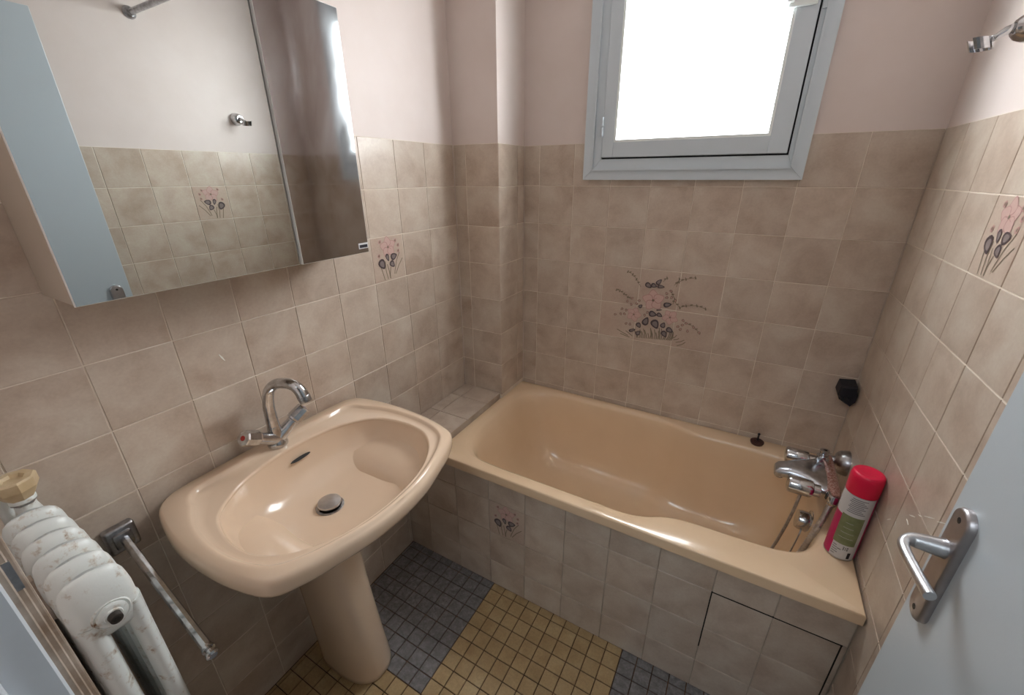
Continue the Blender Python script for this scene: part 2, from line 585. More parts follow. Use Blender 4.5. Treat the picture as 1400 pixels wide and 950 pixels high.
# ------------------------------------------------------------------ flat flower print on tiles
class Print:
    MATS = ['leaf', 'leafin', 'petal', 'petal2', 'stem']

    def __init__(self, org, u, v, n, s):
        self.o, self.u, self.v, self.n, self.s = Vector(org), Vector(u), Vector(v), Vector(n), s
        self.bm = bmesh.new()
        self.k = 0

    def P(self, x, y):
        return self.o + (self.u * x + self.v * y) * self.s + self.n * (.0004 + .00001 * self.k)

    def poly(self, pts, mi):
        self.k += 1
        f = self.bm.faces.new([self.bm.verts.new(self.P(*p)) for p in pts])
        f.material_index = mi

    def leaf(self, x, y, l, w, ang, mi=0, inner=1, ins=.62):
        a = radians(ang)
        for s_, q in ((1, mi), (ins, inner)):
            if q is None:
                continue
            pts = []
            for i in range(14):
                t = 2 * pi * i / 14
                px = cos(t) * l / 2
                py = sin(t) * w / 2 * (1 - .42 * cos(t))
                px, py = px * s_, py * s_
                pts.append((x + px * cos(a) - py * sin(a), y + px * sin(a) + py * cos(a)))
            self.poly(pts, q)

    def stroke(self, pts, w=.016, mi=4):
        for (x0, y0), (x1, y1) in zip(pts, pts[1:]):
            d = math.hypot(x1 - x0, y1 - y0) or 1
            nx, ny = -(y1 - y0) / d * w / 2, (x1 - x0) / d * w / 2
            self.poly([(x0 + nx, y0 + ny), (x0 - nx, y0 - ny), (x1 - nx, y1 - ny), (x1 + nx, y1 + ny)], mi)

    def flower(self, x, y, r, rot=0):
        for i in range(5):
            a = rot + 2 * pi * i / 5
            self.leaf(x + cos(a) * r * .55, y + sin(a) * r * .55, r * .98, r * .86, math.degrees(a), 3, 2, .86)
        for i in range(5):
            a = rot + 2 * pi * i / 5 + .3
            self.stroke([(x, y), (x + cos(a) * r * .4, y + sin(a) * r * .4)], r * .06, 3)
        self.leaf(x, y, r * .22, r * .22, 0, 4, None)

    def done(self, parent, label):
        bm = self.bm
        me = bpy.data.meshes.new('flower_print')
        loc = parent.matrix_basis.copy() if parent.parent else Matrix()
        inv = loc.inverted()
        for v_ in bm.verts:
            v_.co = inv @ v_.co
        bm.normal_update()
        bm.to_mesh(me)
        bm.free()
        for q in self.MATS:
            me.materials.append(M[q])
        o = bpy.data.objects.new('flower_print', me)
        o.parent = parent
        o['label'] = label
        COL.objects.link(o)


def single_print(tile, org, u, v, n):
    p = Print(org, u, v, n, T)
    for a in ([(.22, .36), (.26, .2), (.3, .03)], [(.37, .46), (.36, .25), (.4, .04)], [(.42, .38), (.46, .2), (.47, .05)],
              [(.52, .3), (.48, .15), (.48, .04)], [(.84, .60), (.72, .42), (.64, .2), (.62, .12)], [(.92, .45), (.78, .3), (.66, .12)]):
        p.stroke(a, .02)
    p.flower(.50, .76, .235, .4)
    for x, y in ((.74, .88), (.82, .77), (.81, .64), (.27, .9), (.2, .6)):
        p.leaf(x, y, .095, .075, 60, 3, 4, .5)
    p.leaf(.27, .40, .25, .19, -62)
    p.leaf(.45, .53, .18, .1, -75)
    p.leaf(.65, .53, .21, .15, 15)
    p.leaf(.58, .36, .18, .14, -50)
    tile['label'] = 'beige tile printed with a pink flower and dark leaves'
    p.done(tile, 'pink flower printed above dark leaves')


ki, kj = len(ul) - 4, len(zl) - 4
single_print(LT[(ki, kj)], (0, ul[ki], zl[kj]), Y, Z, X)
ki, kj = ur.index(yr0), len(zl) - 3
single_print(RT[(ki, kj)], (W, -ur[ki], zl[kj]), -Y, Z, -X)
single_print(AT[(3, 2)], (ua[3], ya, za[2]), X, Z, -Y)

ML = [(1.241, 1.583, .173, .114, -34), (1.379, 1.594, .141, .103, -14), (1.492, 1.703, .168, .097, 51), (1.556, 1.585, .168, .081, 1), (1.1, 1.0, .108, .081, 46), (1.778, 1.132, .189, .114, 16), (1.438, .829, .189, .141, -9), (1.614, .827, .141, .097, -24), (1.28, .603, .227, .146, 71), (1.534, .556, .243, .178, -59), (1.107, .458, .146, .114, -54), (1.737, .567, .146, .114, 71), (1.918, .455, .173, .124, -24), (1.797, .325, .178, .124, -54), (.947, .287, .173, .076, 26), (1.116, .238, .141, .108, 51), (1.588, .963, .135, .038, 11)]
MF = [(1.406, 1.201, .284), (.944, .742, .203), (1.884, .802, .203)]
MB = [(.854, 1.19), (.732, 1.092), (.843, 1.017), (.984, 1.053), (1.041, 1.144), (.606, .851), (.728, .832), (.59, .702), (.694, .719), (.44, .669), (.764, .456), (.87, .455), (1.716, 1.43), (1.813, 1.499), (1.731, 1.318), (1.849, 1.334), (1.952, 1.263), (2.215, .767), (2.298, .708), (2.215, .649), (2.18, .523), (2.355, .509), (2.48, .636), (2.63, .509), (2.104, .585), (1.294, .852), (1.233, .764)]
MS = [[(.41, 1.365), (.501, 1.347), (.626, 1.279), (.736, 1.204), (.829, 1.151)], [(.668, 1.889), (.802, 1.832), (.914, 1.711), (1.048, 1.517)], [(1.675, 1.828), (1.597, 1.723)], [(2.338, 1.902), (2.122, 1.846), (1.97, 1.758), (1.869, 1.658)], [(2.686, 1.152), (2.477, 1.205), (2.227, 1.168), (2.082, 1.096), (1.958, 1.221)], [(2.644, .502), (2.477, .65), (2.298, .708)], [(1.972, 1.834), (1.926, 1.624)], [(1.813, 1.499), (1.933, 1.303), (1.901, 1.155)]]
MG = [((.523, .244), (.844, .107)), ((.627, .132), (.894, .067)), ((.77, .239), (.965, .113)), ((2.316, .244), (2.114, .143)), ((2.351, .19), (2.155, .051)), ((2.178, .264), (2.049, .208)), ((2.112, .344), (1.991, .228)), ((1.043, .217), (1.088, .088)), ((.963, .34), (1.132, .092)), ((1.128, .266), (1.177, .096)), ((1.151, .338), (1.221, .1)), ((1.2, .3), (1.265, .104)), ((1.24, .378), (1.308, .108)), ((1.276, .347), (1.352, .112)), ((1.375, .27), (1.395, .116)), ((1.446, .354), (1.438, .12)), ((1.428, .394), (1.482, .124)), ((1.422, .43), (1.524, .128)), ((1.531, .405), (1.567, .132)), ((1.581, .324), (1.61, .135)), ((1.643, .387), (1.652, .139)), ((1.646, .47), (1.694, .143)), ((1.708, .464), (1.736, .147)), ((1.797, .347), (1.778, .151)), ((1.849, .482), (1.82, .155)), ((1.936, .404), (1.862, .159)), ((1.967, .392), (1.903, .162)), ((2.016, .419), (1.945, .166)), ((2.019, .39), (1.986, .17))]
zp = ZT - 5 * T
p = Print((xb0 + 2 * T, 0, zp), X, Z, -Y, T)
for a, b in MG:
    mx_, my_ = (a[0] + b[0]) / 2 + .02, (a[1] + b[1]) / 2 - .01
    p.stroke([b, (mx_, my_), a], .022)
for l in MS:
    p.stroke(l, .012)
    for a, b in zip(l, l[1:]):
        p.leaf(a[0], a[1], .085, .036, 70 if a[0] < 1.4 else 110, 4, None)
        p.leaf((a[0] + b[0]) / 2, (a[1] + b[1]) / 2 + .02, .075, .034, 20, 4, None)
for x, y, r in MF:
    p.flower(x, y, r, .3 + x)
for i, (x, y) in enumerate(MB):
    p.leaf(x, y, .085, .062, 40 + i * 37, 4, 3)
for a in ML:
    p.leaf(a[0], a[1], a[2] * 1.12, a[3] * 1.12, a[4])
p.done(wall_back, 'mural of pink flowers, dark leaves and grass across six tiles')

# paint and lime flecks on the tiles
def flecks(parent, segs, n):
    bm = bmesh.new()
    n = Vector(n)
    for a, b, w in segs:
        a, b = Vector(a), Vector(b)
        s = (b - a).normalized().cross(n) * w / 2
        lo = [a - s * .4, a + s * .4, (a + b) / 2 + s, b + s * .3, b - s * .3, (a + b) / 2 - s]
        rings_to_mesh(bm, [[q - n * .0002 for q in lo], [q + n * .0006 for q in lo]])
    obj('paint_fleck', bm, M['fleck'], parent)


flecks(wall_right, [((W, -.655, .853), (W, -.679, .867), .0025), ((W, -.686, .88), (W, -.7, .886), .002), ((W, -.708, .895), (W, -.744, .919), .0025),
                    ((W, -.754, .921), (W, -.78, .939), .0025), ((W, -.652, .839), (W, -.668, .836), .002), ((W, -.575, .77), (W, -.59, .785), .002), ((W, -.615, .80), (W, -.62, .79), .002)], (-1, 0, 0))
flecks(wall_left, [((0, -1.201, 1.122), (0, -1.192, 1.102), .004)], (1, 0, 0))

# ------------------------------------------------------------------ window
wx0, wx1, wz0, wz1 = .472, 1.184, 1.507, 2.30


def frame_bm(bm, x0, x1, z0, z1, wl, wr, wb, wt, y0, y1, bev=.0015):
    """four mitred bars of a frame"""
    o = [(x0, z0), (x1, z0), (x1, z1), (x0, z1)]
    i = [(x0 + wl, z0 + wb), (x1 - wr, z0 + wb), (x1 - wr, z1 - wt), (x0 + wl, z1 - wt)]
    for k in range(4):
        j = (k + 1) % 4
        lo = [o[k], o[j], i[j], i[k]]
        rings_to_mesh(bm, [[(a, y1, b) for a, b in lo], [(a, y0 + bev, b) for a, b in lo],
                           [(a * .998 + sum(q[0] for q in lo) / 4 * .002, y0, b * .998 + sum(q[1] for q in lo) / 4 * .002) for a, b in lo]])


bm = bmesh.new()
frame_bm(bm, wx0, wx1, wz0, wz1, .034, .034, .034, .034, -.020, .004)
window_1 = obj('window_1', bm, M['winframe'], kind='structure')
bm = bmesh.new()
frame_bm(bm, .502, 1.154, 1.537, 2.27, .0360, .0205, .0410, .04, -.017, .09)
frame_bm(bm, wx0 + .032, wx1 - .032, wz0 + .032, wz1 - .032, .006, .006, .006, .006, -.0265, -.01)
obj('fixed_frame', bm, M['winframe'], window_1)
sx0, sx1, sz0, sz1 = .5405, 1.1285, 1.5835, 2.226
bm = bmesh.new()                                      # dark rebate seal seen in the gap round the sash
frame_bm(bm, .530, 1.140, 1.570, 2.235, .018, .02, .02, .02, -.004, .06)
obj('gasket', bm, M['rubberdark'], window_1)
bm = bmesh.new()
gx0, gx1, gz0, gz1 = .584, 1.074, 1.634, 2.18
for a, b in [((sx0, sz0), (gx0 - .0001, sz1)), ((gx1 + .0001, sz0), (sx1, sz1)), ((gx0 - .0008, sz0), (gx1 + .0008, gz0)), ((gx0 - .0008, gz1), (gx1 + .0008, sz1))]:
    box(bm, (a[0], -.025, a[1]), (b[0], .05, b[1]), .0016, 1)
sash = obj('sash', bm, M['winframe'], window_1)
bm = bmesh.new()
frame_bm(bm, gx0 - .001, gx1 + .001, gz0 - .001, gz1 + .001, .008, .008, .008, .008, -.0245, .03)
obj('glazing_bead', bm, M['bead'], sash)
bm = bmesh.new()
box(bm, (gx0 + .004, .008, gz0 + .004), (gx1 - .004, .012, gz1 - .004))
obj('pane', bm, M['glass'], sash)
bm = bmesh.new()
for z0 in (1.655, 2.10):
    for k in (0, 1):
        cyl(bm, (.5385, -.030, z0 + k * .031), (.5385, -.030, z0 + .029 + k * .031), .0048, bev=.001, seg=16)
    cyl(bm, (.5385, -.030, z0 - .004), (.5385, -.030, z0 + .001), .003, .0046, seg=16)
obj('hinge', bm, M['winframe'], sash)
bm = bmesh.new()
box(bm, (1.052, -.034, 1.952), (1.122, -.024, 2.06), .002, 1)
box(bm, (1.045, -.040, 1.962), (1.068, -.026, 2.05), .003, 1)
cyl(bm, (1.092, -.040, 2.0), (1.092, -.032, 2.0), .012, bev=.002)
obj('latch', bm, M['bead'], sash)
bm = bmesh.new()
box(bm, (1.1345, -.0205, 1.942), (1.151, -.012, 1.972), .001, 1)
obj('strike_or_shade_plate', bm, M['winframe'], window_1)

# ------------------------------------------------------------------ bathtub
def ray_poly(poly, c, ang):
    d = (cos(ang), sin(ang))
    best = 0
    n = len(poly)
    for i in range(n):
        ax, ay = poly[i][0] - c[0], poly[i][1] - c[1]
        bx, by = poly[(i + 1) % n][0] - c[0], poly[(i + 1) % n][1] - c[1]
        ex, ey = bx - ax, by - ay
        den = d[0] * ey - d[1] * ex
        if abs(den) < 1e-12:
            continue
        t = (ax * ey - ay * ex) / den
        s = (ax * d[1] - ay * d[0]) / den
        if -1e-9 <= s <= 1 + 1e-9 and t > best:
            best = t
    return best


def closed_spline(pts, n=8):
    P = [Vector((p[0], p[1])) for p in pts]
    k = len(P)
    out = []
    for i in range(k):
        a, b, c, d = P[i - 1], P[i], P[(i + 1) % k], P[(i + 2) % k]
        for q in range(n):
            t = q / n
            out.append(tuple(0.5 * ((2 * b) + (c - a) * t + (2 * a - 5 * b + 4 * c - d) * t * t + (3 * b - a - 3 * c + d) * t ** 3)))
    return out


tb = thing('bathtub', 'small peach enamel bathtub behind the tiled apron under the window', 'bathtub', (.85, -.34, .20))
cc = (.80, -.345)
tx0, tx1, ty0, ty1 = .196, 1.479, -.684, -.003
outer = [(tx0, ty0), (tx1, ty0), (tx1, ty1), (tx0, ty1)]
inner = closed_spline([(.222, -.36), (.226, -.47), (.255, -.565), (.32, -.625), (.42, -.640), (.60, -.640), (.80, -.639), (.90, -.637), (.955, -.622), (1.01, -.594), (1.07, -.580),
                       (1.20, -.574), (1.30, -.566), (1.365, -.54), (1.41, -.48), (1.428, -.40), (1.43, -.30), (1.425, -.20), (1.395, -.125), (1.33, -.088), (1.22, -.078), (1.06, -.075), (1.0, -.066),
                       (.95, -.045), (.88, -.032), (.70, -.030), (.45, -.034), (.33, -.048), (.265, -.09), (.233, -.16), (.222, -.25)], 6)
angs = sorted([2 * pi * i / 180 for i in range(180)] + [math.atan2(y - cc[1], x - cc[0]) % (2 * pi) for x, y in outer])
R0 = [ray_poly(outer, cc, a) for a in angs]
R1 = [ray_poly(inner, cc, a) for a in angs]
ZR = .568


def ring(rad, z):
    return [(cc[0] + cos(a) * r, cc[1] + sin(a) * r, z) for a, r in zip(angs, rad)]


def slope(a):             # how far each side leans in: the head end (left) leans most
    c = cos(a)
    s = 1.0 + 2.0 * max(0, -c) ** 3 + .5 * max(0, c) ** 4
    return s


rings = [ring([r - .006 for r in R0], .534), ring(R0, .534), ring(R0, ZR - .006), ring([r - .002 for r in R0], ZR - .0015), ring([r - .006 for r in R0], ZR)]
rings += [ring([max(r1 + (r0 - r1) * .04, r1 + .003) for r0, r1 in zip(R0, R1)], ZR - .0005)]
for d, z in ((0, .566), (.006, .561), (.011, .551), (.016, .52), (.024, .45), (.034, .37), (.046, .30), (.062, .26), (.085, .232), (.115, .218)):
    rings.append(ring([r1 - d * slope(a) * (1 if d < .012 else 1.0) for r1, a in zip(R1, angs)], z))
for k, z in ((.75, .212), (.4, .208), (.05, .206)):
    rings.append(ring([(r1 - .115 * slope(a)) * k for r1, a in zip(R1, angs)], z))
bm = bmesh.new()
rings_to_mesh(bm, rings, False, True)
obj('tub_shell', bm, M['tub'], tb, smooth=True, angle=50)
# overflow and drain of the tub
bm = bmesh.new()
lathe(bm, [(.040, 0), (.042, .005), (.039, .014), (.032, .017), (.031, .038), (.028, .046), (.014, .048), (.003, .047)], (1.418, -.32, .497), (-1, 0, .12), 28)
obj('overflow_cap', bm, M['chrome'], tb, smooth=True, angle=40)
bm = bmesh.new()
lathe(bm, [(.032, 0), (.032, .003), (.026, .004), (.020, .001)], (1.25, -.33, .2075), (0, 0, 1), 28)
obj('drain_ring', bm, M['chrome_dull'], tb, smooth=True, angle=40)
bm = bmesh.new()
tube(bm, spline([(1.392, -.322, .505), (1.382, -.36, .46), (1.358, -.385, .36), (1.31, -.37, .24), (1.27, -.34, .218)], 6), .0022, 8)
obj('plug_chain', bm, M['chrome_dull'], tb, smooth=True)

# loose rubber plug on the rim
t = thing('bath_plug', 'dark brown rubber plug standing on the back rim of the bathtub', 'plug', (1.243, -.038, ZR))
bm = bmesh.new()
lathe(bm, [(.020, 0), (.0215, .003), (.0235, .008), (.0235, .011), (.021, .013), (.010, .0125), (.007, .016)], (1.243, -.038, ZR), seg=28)
obj('stopper', bm, M['plug'], t, smooth=True, angle=40)
bm = bmesh.new()
lathe(bm, [(.0035, 0), (.003, .024), (.0045, .026), (.0045, .030), (.003, .032)], (1.243, -.038, ZR + .014), seg=12)
obj('pull_stud', bm, M['black'], t, smooth=True, angle=40)

# ------------------------------------------------------------------ bath mixer on the right wall
t = thing('bath_mixer_tap', 'chrome bath mixer tap with two knobs and hose on the right wall', 'tap', (W, -.30, .665))
bm = bmesh.new()
tube(bm, [(1.424, -.195, .668), (1.424, -.41, .668)], .0175, 20)
obj('mixer_bar', bm, M['red_reflect'], t, smooth=True, angle=40, label='limescaled chrome bar with painted reddish reflections')
for y in (-.185, -.40):
    bm = bmesh.new()
    lathe(bm, [(.041, 0), (.041, .006), (.037, .022), (.028, .031), (.017, .034), (.014, .038), (.014, .058)], (W, y, .664), (-1, 0, 0), 28)
    obj('wall_union', bm, M['chrome_dull'], t, smooth=True, angle=40)
bm = bmesh.new()      # cast body with spout
secs = [((1.418, -.292, .664), .085, .015), ((1.400, -.292, .664), .090, .019), ((1.385, -.294, .664), .078, .021), ((1.368, -.298, .666), .060, .022), ((1.345, -.302, .667), .046, .022), ((1.318, -.308, .665), .035, .020), ((1.288, -.313, .660), .029, .017), ((1.280, -.3145, .657), .023, .012)]
rings = []
for (x, y, z), hy, hz in secs:
    rings.append([(x, y + hy * math.copysign(abs(cos(2 * pi * i / 24)) ** .75, cos(2 * pi * i / 24)), z + hz * math.copysign(abs(sin(2 * pi * i / 24)) ** .75, sin(2 * pi * i / 24))) for i in range(24)])
rings_to_mesh(bm, rings)
cyl(bm, (1.296, -.312, .652), (1.296, -.312, .634), .0135, .0125, 20, .0015)
obj('spout_body', bm, M['castchrome'], t, smooth=True, angle=45)
for y, nm in ((-.222, 'red'), (-.383, 'blue')):
    bm = bmesh.new()
    lathe(bm, [(.018, 0), (.018, .016), (.0235, .019), (.0255, .026), (.0260, .074), (.0240, .079), (.019, .0805)], (1.391, y, .666), (-1, 0, 0), 28)
    k = obj('knob', bm, M['chrome'], t, smooth=True, angle=40)
bm = bmesh.new()
box(bm, (1.388, -.262, .676), (1.418, -.232, .708), .004)
cyl(bm, (1.403, -.247, .706), (1.403, -.247, .728), .011, .013, 20, .002)
obj('diverter_knob', bm, M['chrome'], t, smooth=True, angle=40)
bm = bmesh.new()
lathe(bm, [(.0185, 0), (.0205, .006), (.0205, .020), (.016, .024), (.012, .028), (.011, .034)], (1.424, -.40, .680), (-.12, -.1, -1), 6 * 4)
obj('hose_nut', bm, M['chrome'], t, smooth=True, angle=40)
hp = spline([(1.419, -.404, .650), (1.412, -.412, .60), (1.397, -.424, .53), (1.378, -.436, .45), (1.35, -.438, .36), (1.30, -.42, .27), (1.22, -.38, .228), (1.1, -.40, .222), (1.04, -.33, .222), (1.10, -.24, .222)], 26)
bm = bmesh.new()
tube(bm, hp, [.0086 if i % 3 else .0070 for i in range(len(hp))], 10)
obj('shower_hose', bm, M['satin'], t, smooth=True)
bm = bmesh.new()
tube(bm, spline([(1.352, -.372, .64), (1.343, -.385, .55), (1.325, -.40, .45), (1.30, -.41, .34), (1.285, -.40, .24)], 8), .0045, 8)
obj('drop_pipe', bm, M['chrome_dull'], t, smooth=True)

# ------------------------------------------------------------------ aerosol can
ac = (1.4462, -.492)
t = thing('aerosol_can', 'aerosol spray can with red cap and green label on the tub corner', 'spray can', (ac[0], ac[1], ZR))
AR = .0342
bm = bmesh.new()
lathe(bm, [(AR - .002, 0), (AR, .002), (AR, .005), (AR - .001, .007), (AR - .001, .205), (AR - .003, .209), (.02, .211)], (*ac, ZR), seg=48)
obj('can_body', bm, M['steel'], t, smooth=True, angle=40)


def wrap(bm, a0, a1, z0, z1, r, mi=0):
    n = max(2, int(abs(a1 - a0) / 7.5))
    pts = [(ac[0] + r * cos(radians(a0 + (a1 - a0) * i / n)), ac[1] + r * sin(radians(a0 + (a1 - a0) * i / n))) for i in range(n + 1)]
    for (xa, yb), (xc, yd) in zip(pts, pts[1:]):
        f = bm.faces.new([bm.verts.new((xa, yb, ZR + z0)), bm.verts.new((xc, yd, ZR + z0)), bm.verts.new((xc, yd, ZR + z1)), bm.verts.new((xa, yb, ZR + z1))])
        f.material_index = mi
        f.smooth = True


bm = bmesh.new()          # printed sleeve; the camera looks from about azimuth 253 degrees
R_ = AR + .0003
wrap(bm, 222, 318, .006, .052, R_, 0)      # white foot
wrap(bm, 218, 300, .052, .145, R_, 1)      # green middle
wrap(bm, 300, 318, .052, .145, R_, 0)
wrap(bm, 218, 318, .145, .206, R_, 0)      # white top
wrap(bm, 130, 218, .006, .140, R_, 2)      # magenta side
wrap(bm, 130, 218, .140, .206, R_, 0)
wrap(bm, 218, 222, .006, .052, R_, 2)
wrap(bm, 318, 490, .006, .206, R_, 2)
for k in range(9):                          # small print
    wrap(bm, 228 + (k % 3) * 3, 292 - (k * 7 % 5) * 4, .156 + k * .0052, .1585 + k * .0052, R_ + .0002, 3)
for k in range(5):
    wrap(bm, 226, 240 + (k * 11 % 4) * 3, .014 + k * .007, .0165 + k * .007, R_ + .0002, 3)
for k in range(4):
    wrap(bm, 232 + k * 3, 286 - k * 6, .074 + k * .016, .0748 + k * .016, R_ + .0002, 0)
wrap(bm, 244, 258, .034, .036, R_ + .0002, 4)
for a in (262, 269, 276):                   # bold 3 1 0 drawn as strokes
    z0 = .036
    if a == 262:
        for zz in (0, .0045, .009):
            wrap(bm, a, a + 5, z0 + zz, z0 + zz + .002, R_ + .0002, 4)
        wrap(bm, a + 3.4, a + 5, z0, z0 + .011, R_ + .0002, 4)
    elif a == 269:
        wrap(bm, a + 1.6, a + 3.6, z0, z0 + .011, R_ + .0002, 4)
    else:
        wrap(bm, a, a + 5, z0, z0 + .002, R_ + .0002, 4); wrap(bm, a, a + 5, z0 + .009, z0 + .011, R_ + .0002, 4)
        wrap(bm, a, a + 1.7, z0, z0 + .011, R_ + .0002, 4); wrap(bm, a + 3.3, a + 5, z0, z0 + .011, R_ + .0002, 4)
wrap(bm, 285, 297, .010, .030, R_ + .0002, 4)
obj('printed_label', bm, [M['label'], M['green'], M['magenta'], M['ink'], M['ink2']], t, smooth=True)
bm = bmesh.new()
lathe(bm, [(AR, .207), (AR + .0005, .210), (AR + .0005, .252), (AR - .001, .262), (AR - .004, .266), (.022, .267), (.020, .2655), (.012, .2665), (.006, .2655)], (*ac, ZR), seg=48)
obj('cap', bm, M['cap'], t, smooth=True, angle=50)

# ------------------------------------------------------------------ black bracket in the back corner
t = thing('corner_bracket', 'small black plastic bracket in the corner above the bath tap', 'bracket', (1.462, -.004, .845))
bm = bmesh.new()
pr = [(1.432, .862), (1.474, .868), (1.477, .850), (1.4815, .838), (1.481, .812), (1.470, .792), (1.436, .812), (1.4355, .822), (1.4285, .828)]
rings_to_mesh(bm, [[(x, -.0005, z + .014) for x, z in pr], [(x, -.055, z + .012) for x, z in pr], [(x * .85 + 1.459 * .15, -.066, z * .85 + .831 * .15 + .012) for x, z in pr]])
obj('plate', bm, M['black'], t)
bm = bmesh.new()
cyl(bm, (1.457, -.05, .84), (1.452, -.076, .836), .008, .007, 14, .001)
obj('peg', bm, M['black'], t, smooth=True, angle=40)

# ------------------------------------------------------------------ shower head holder, right wall
hc = Vector((W + .003, -.333, 1.781))
t = thing('shower_holder', 'chrome shower head holder on the painted right wall above the tiles', 'shower holder', hc)
bm = bmesh.new()
lathe(bm, [(.027, 0), (.027, .004), (.025, .018), (.020, .030), (.014, .036)], hc, (-1, 0, 0), 32)
obj('wall_base', bm, M['chrome'], t, smooth=True, angle=40)
bm = bmesh.new()
tube(bm, [hc + Vector((-.030, 0, .002)), hc + Vector((-.046, .0, -.003)), hc + Vector((-.054, .001, -.009)), hc + Vector((-.062, .002, -.014))], [.010, .0075, .006, .006], 14)
obj('arm', bm, M['chrome'], t, smooth=True)
bm = bmesh.new()          # open clip: a bent plate
oc = hc + Vector((-.077, .004, -.020))
ri = []
for r in (.017, .0195):
    ri.append([(oc + Vector((cos(a) * r, sin(a) * r, 0))) for a in [radians(-130 + 260 * i / 18) for i in range(19)]])
lo = ri[0] + ri[1][::-1]
rings_to_mesh(bm, [[q + Vector((.004, 0, -.010)) for q in lo], [q + Vector((-.004, 0, .010)) for q in lo]])
obj('clip', bm, M['chrome'], t)

# ------------------------------------------------------------------ shower curtain rail
t = thing('curtain_rail', 'chrome shower curtain rail across the room above the tub front', 'curtain rail', (W / 2, -.655, 2.118))
bm = bmesh.new()
cyl(bm, (0.002, -.655, 2.118), (W - .002, -.655, 2.118), .0105, seg=20)
obj('rail', bm, M['chrome_dull'], t, smooth=True, angle=40)
for x, s in ((W + WP, -1), (-WP, 1)):
    bm = bmesh.new()
    lathe(bm, [(.022, 0), (.022, .004), (.017, .012), (.0125, .014), (.0125, .024)], (x, -.655, 2.118), (s, 0, 0), 24)
    obj('end_flange', bm, M['chrome_dull'], t, smooth=True, angle=40)

# ------------------------------------------------------------------ washbasin on its pedestal
SY = -1.135
t = thing('washbasin', 'peach ceramic pedestal washbasin under the mirror cabinet on the left wall', 'washbasin', (.24, SY, 0))
half = [(.004, .0), (.004, .13), (.006, .235), (.016, .268), (.045, .292), (.118, .310), (.20, .3175), (.29, .314), (.366, .301), (.424, .279), (.455, .226), (.476, .160), (.496, .085), (.503, 0)]
of = [(x, SY + v_) for x, v_ in half] + [(x, SY - v_) for x, v_ in half[-2:0:-1]]
of = closed_spline(of, 6)
bh = [(.093, 0), (.097, .075), (.116, .155), (.163, .225), (.220, .250), (.285, .257), (.351, .243), (.408, .196), (.450, .115), (.466, 0)]
bf = [(x, SY + v_) for x, v_ in bh] + [(x, SY - v_) for x, v_ in bh[-2:0:-1]]
bf = closed_spline(bf, 8)
sc_ = (.262, SY)
NA = 144
sa = [2 * pi * i / NA for i in range(NA)]
O = [ray_poly(of, sc_, a) for a in sa]
B = [ray_poly(bf, sc_, a) for a in sa]


def sring(rad, z, zf=None):
    return [(max(.003, sc_[0] + cos(a) * r), sc_[1] + sin(a) * r, z if zf is None else zf(a, z)) for a, r in zip(sa, rad)]


def back(a):                 # 1 towards the wall, 0 towards the front
    return max(0, -cos(a))


def lift(a, z):
    return z + .014 * back(a) ** 1.5


mixr = lambda k, d=0: [o * (1 - k) + b * k - d for o, b in zip(O, B)]
PT = lambda s=1: [min(o, .105 / max(abs(cos(a)), abs(sin(a)) * 1.25, .1) ** .6) * s for o, a in zip(O, sa)]
rings = [sring([r * .9 for r in PT()], .655), sring(PT(), .655), sring([p * .92 + o * .08 for p, o in zip(PT(), O)], .700), sring([p * .68 + o * .32 for p, o in zip(PT(), O)], .752),
         sring([p * .40 + o * .60 for p, o in zip(PT(), O)], .773), sring([p * .17 + o * .83 for p, o in zip(PT(), O)], .783), sring([o - .010 for o in O], .785), sring([o - .003 for o in O], .794), sring(O, .803), sring(O, .819, lift), sring([o - .0015 for o in O], .8265, lift),
         sring([o - .005 for o in O], .832, lift), sring([o - .010 for o in O], .8350, lift)]
rg = [min(.058 - .030 * max(0, cos(a)), (o - b) * .46) for a, o, b in zip(sa, O, B)]
rings += [sring([o - g + .006 for o, g in zip(O, rg)], .8395, lift), sring([o - g for o, g in zip(O, rg)], .8402, lift), sring([o - g - .004 for o, g in zip(O, rg)], .8382, lift), sring([o - g - .008 for o, g in zip(O, rg)], .8330, lift), sring([o - g - .012 for o, g in zip(O, rg)], .8300, lift)]
rings += [sring([b + (o - b - g - .012) * .6 for o, b, g in zip(O, B, rg)], .8285, lift), sring([b + .005 for b in B], .8285, lift), sring([b + .0015 for b in B], .8282, lift), sring([b - .0002 for b in B], .8268, lift), sring([b - .002 for b in B], .8235, lift)]
dc = (.222, SY - .006)
bowl = spline([(.996, .8235, 0), (.982, .810, 0), (.952, .792, 0), (.90, .772, 0), (.82, .752, 0), (.70, .733, 0), (.55, .718, 0), (.40, .709, 0), (.25, .703, 0), (.09, .699, 0)], 5)
for k, z in [(q.x, q.y) for q in bowl]:
    zz = z
    w = (1 - k) ** 1.0
    cxk, cyk = sc_[0] * (1 - w) + dc[0] * w, sc_[1] * (1 - w) + dc[1] * w
    li = .010 * max(0, 1 - (.8235 - z) / .06)
    rings.append([(cxk + cos(a) * b * k, cyk + sin(a) * b * k, z + li * back(a) ** 1.5) for a, b in zip(sa, B)])
bm = bmesh.new()
rings_to_mesh(bm, rings, True, True)
obj('basin', bm, M['sink'], t, smooth=True, angle=70)
# pedestal: D-shaped column
bm = bmesh.new()


def dring(x0, x1, hy, z):
    pts = []
    cyy = SY + .015 - .02 * min(1, z / .5)
    for i in range(40):
        a = 2 * pi * i / 40
        c, s = cos(a), sin(a)
        px = (x0 + x1) / 2 + (x1 - x0) / 2 * math.copysign(abs(c) ** (.75 if c > 0 else .35), c)
        py = cyy + hy * math.copysign(abs(s) ** .8, s) * (1 if c < 0 else 1 - .10 * c)
        pts.append((px, py, z))
    return pts


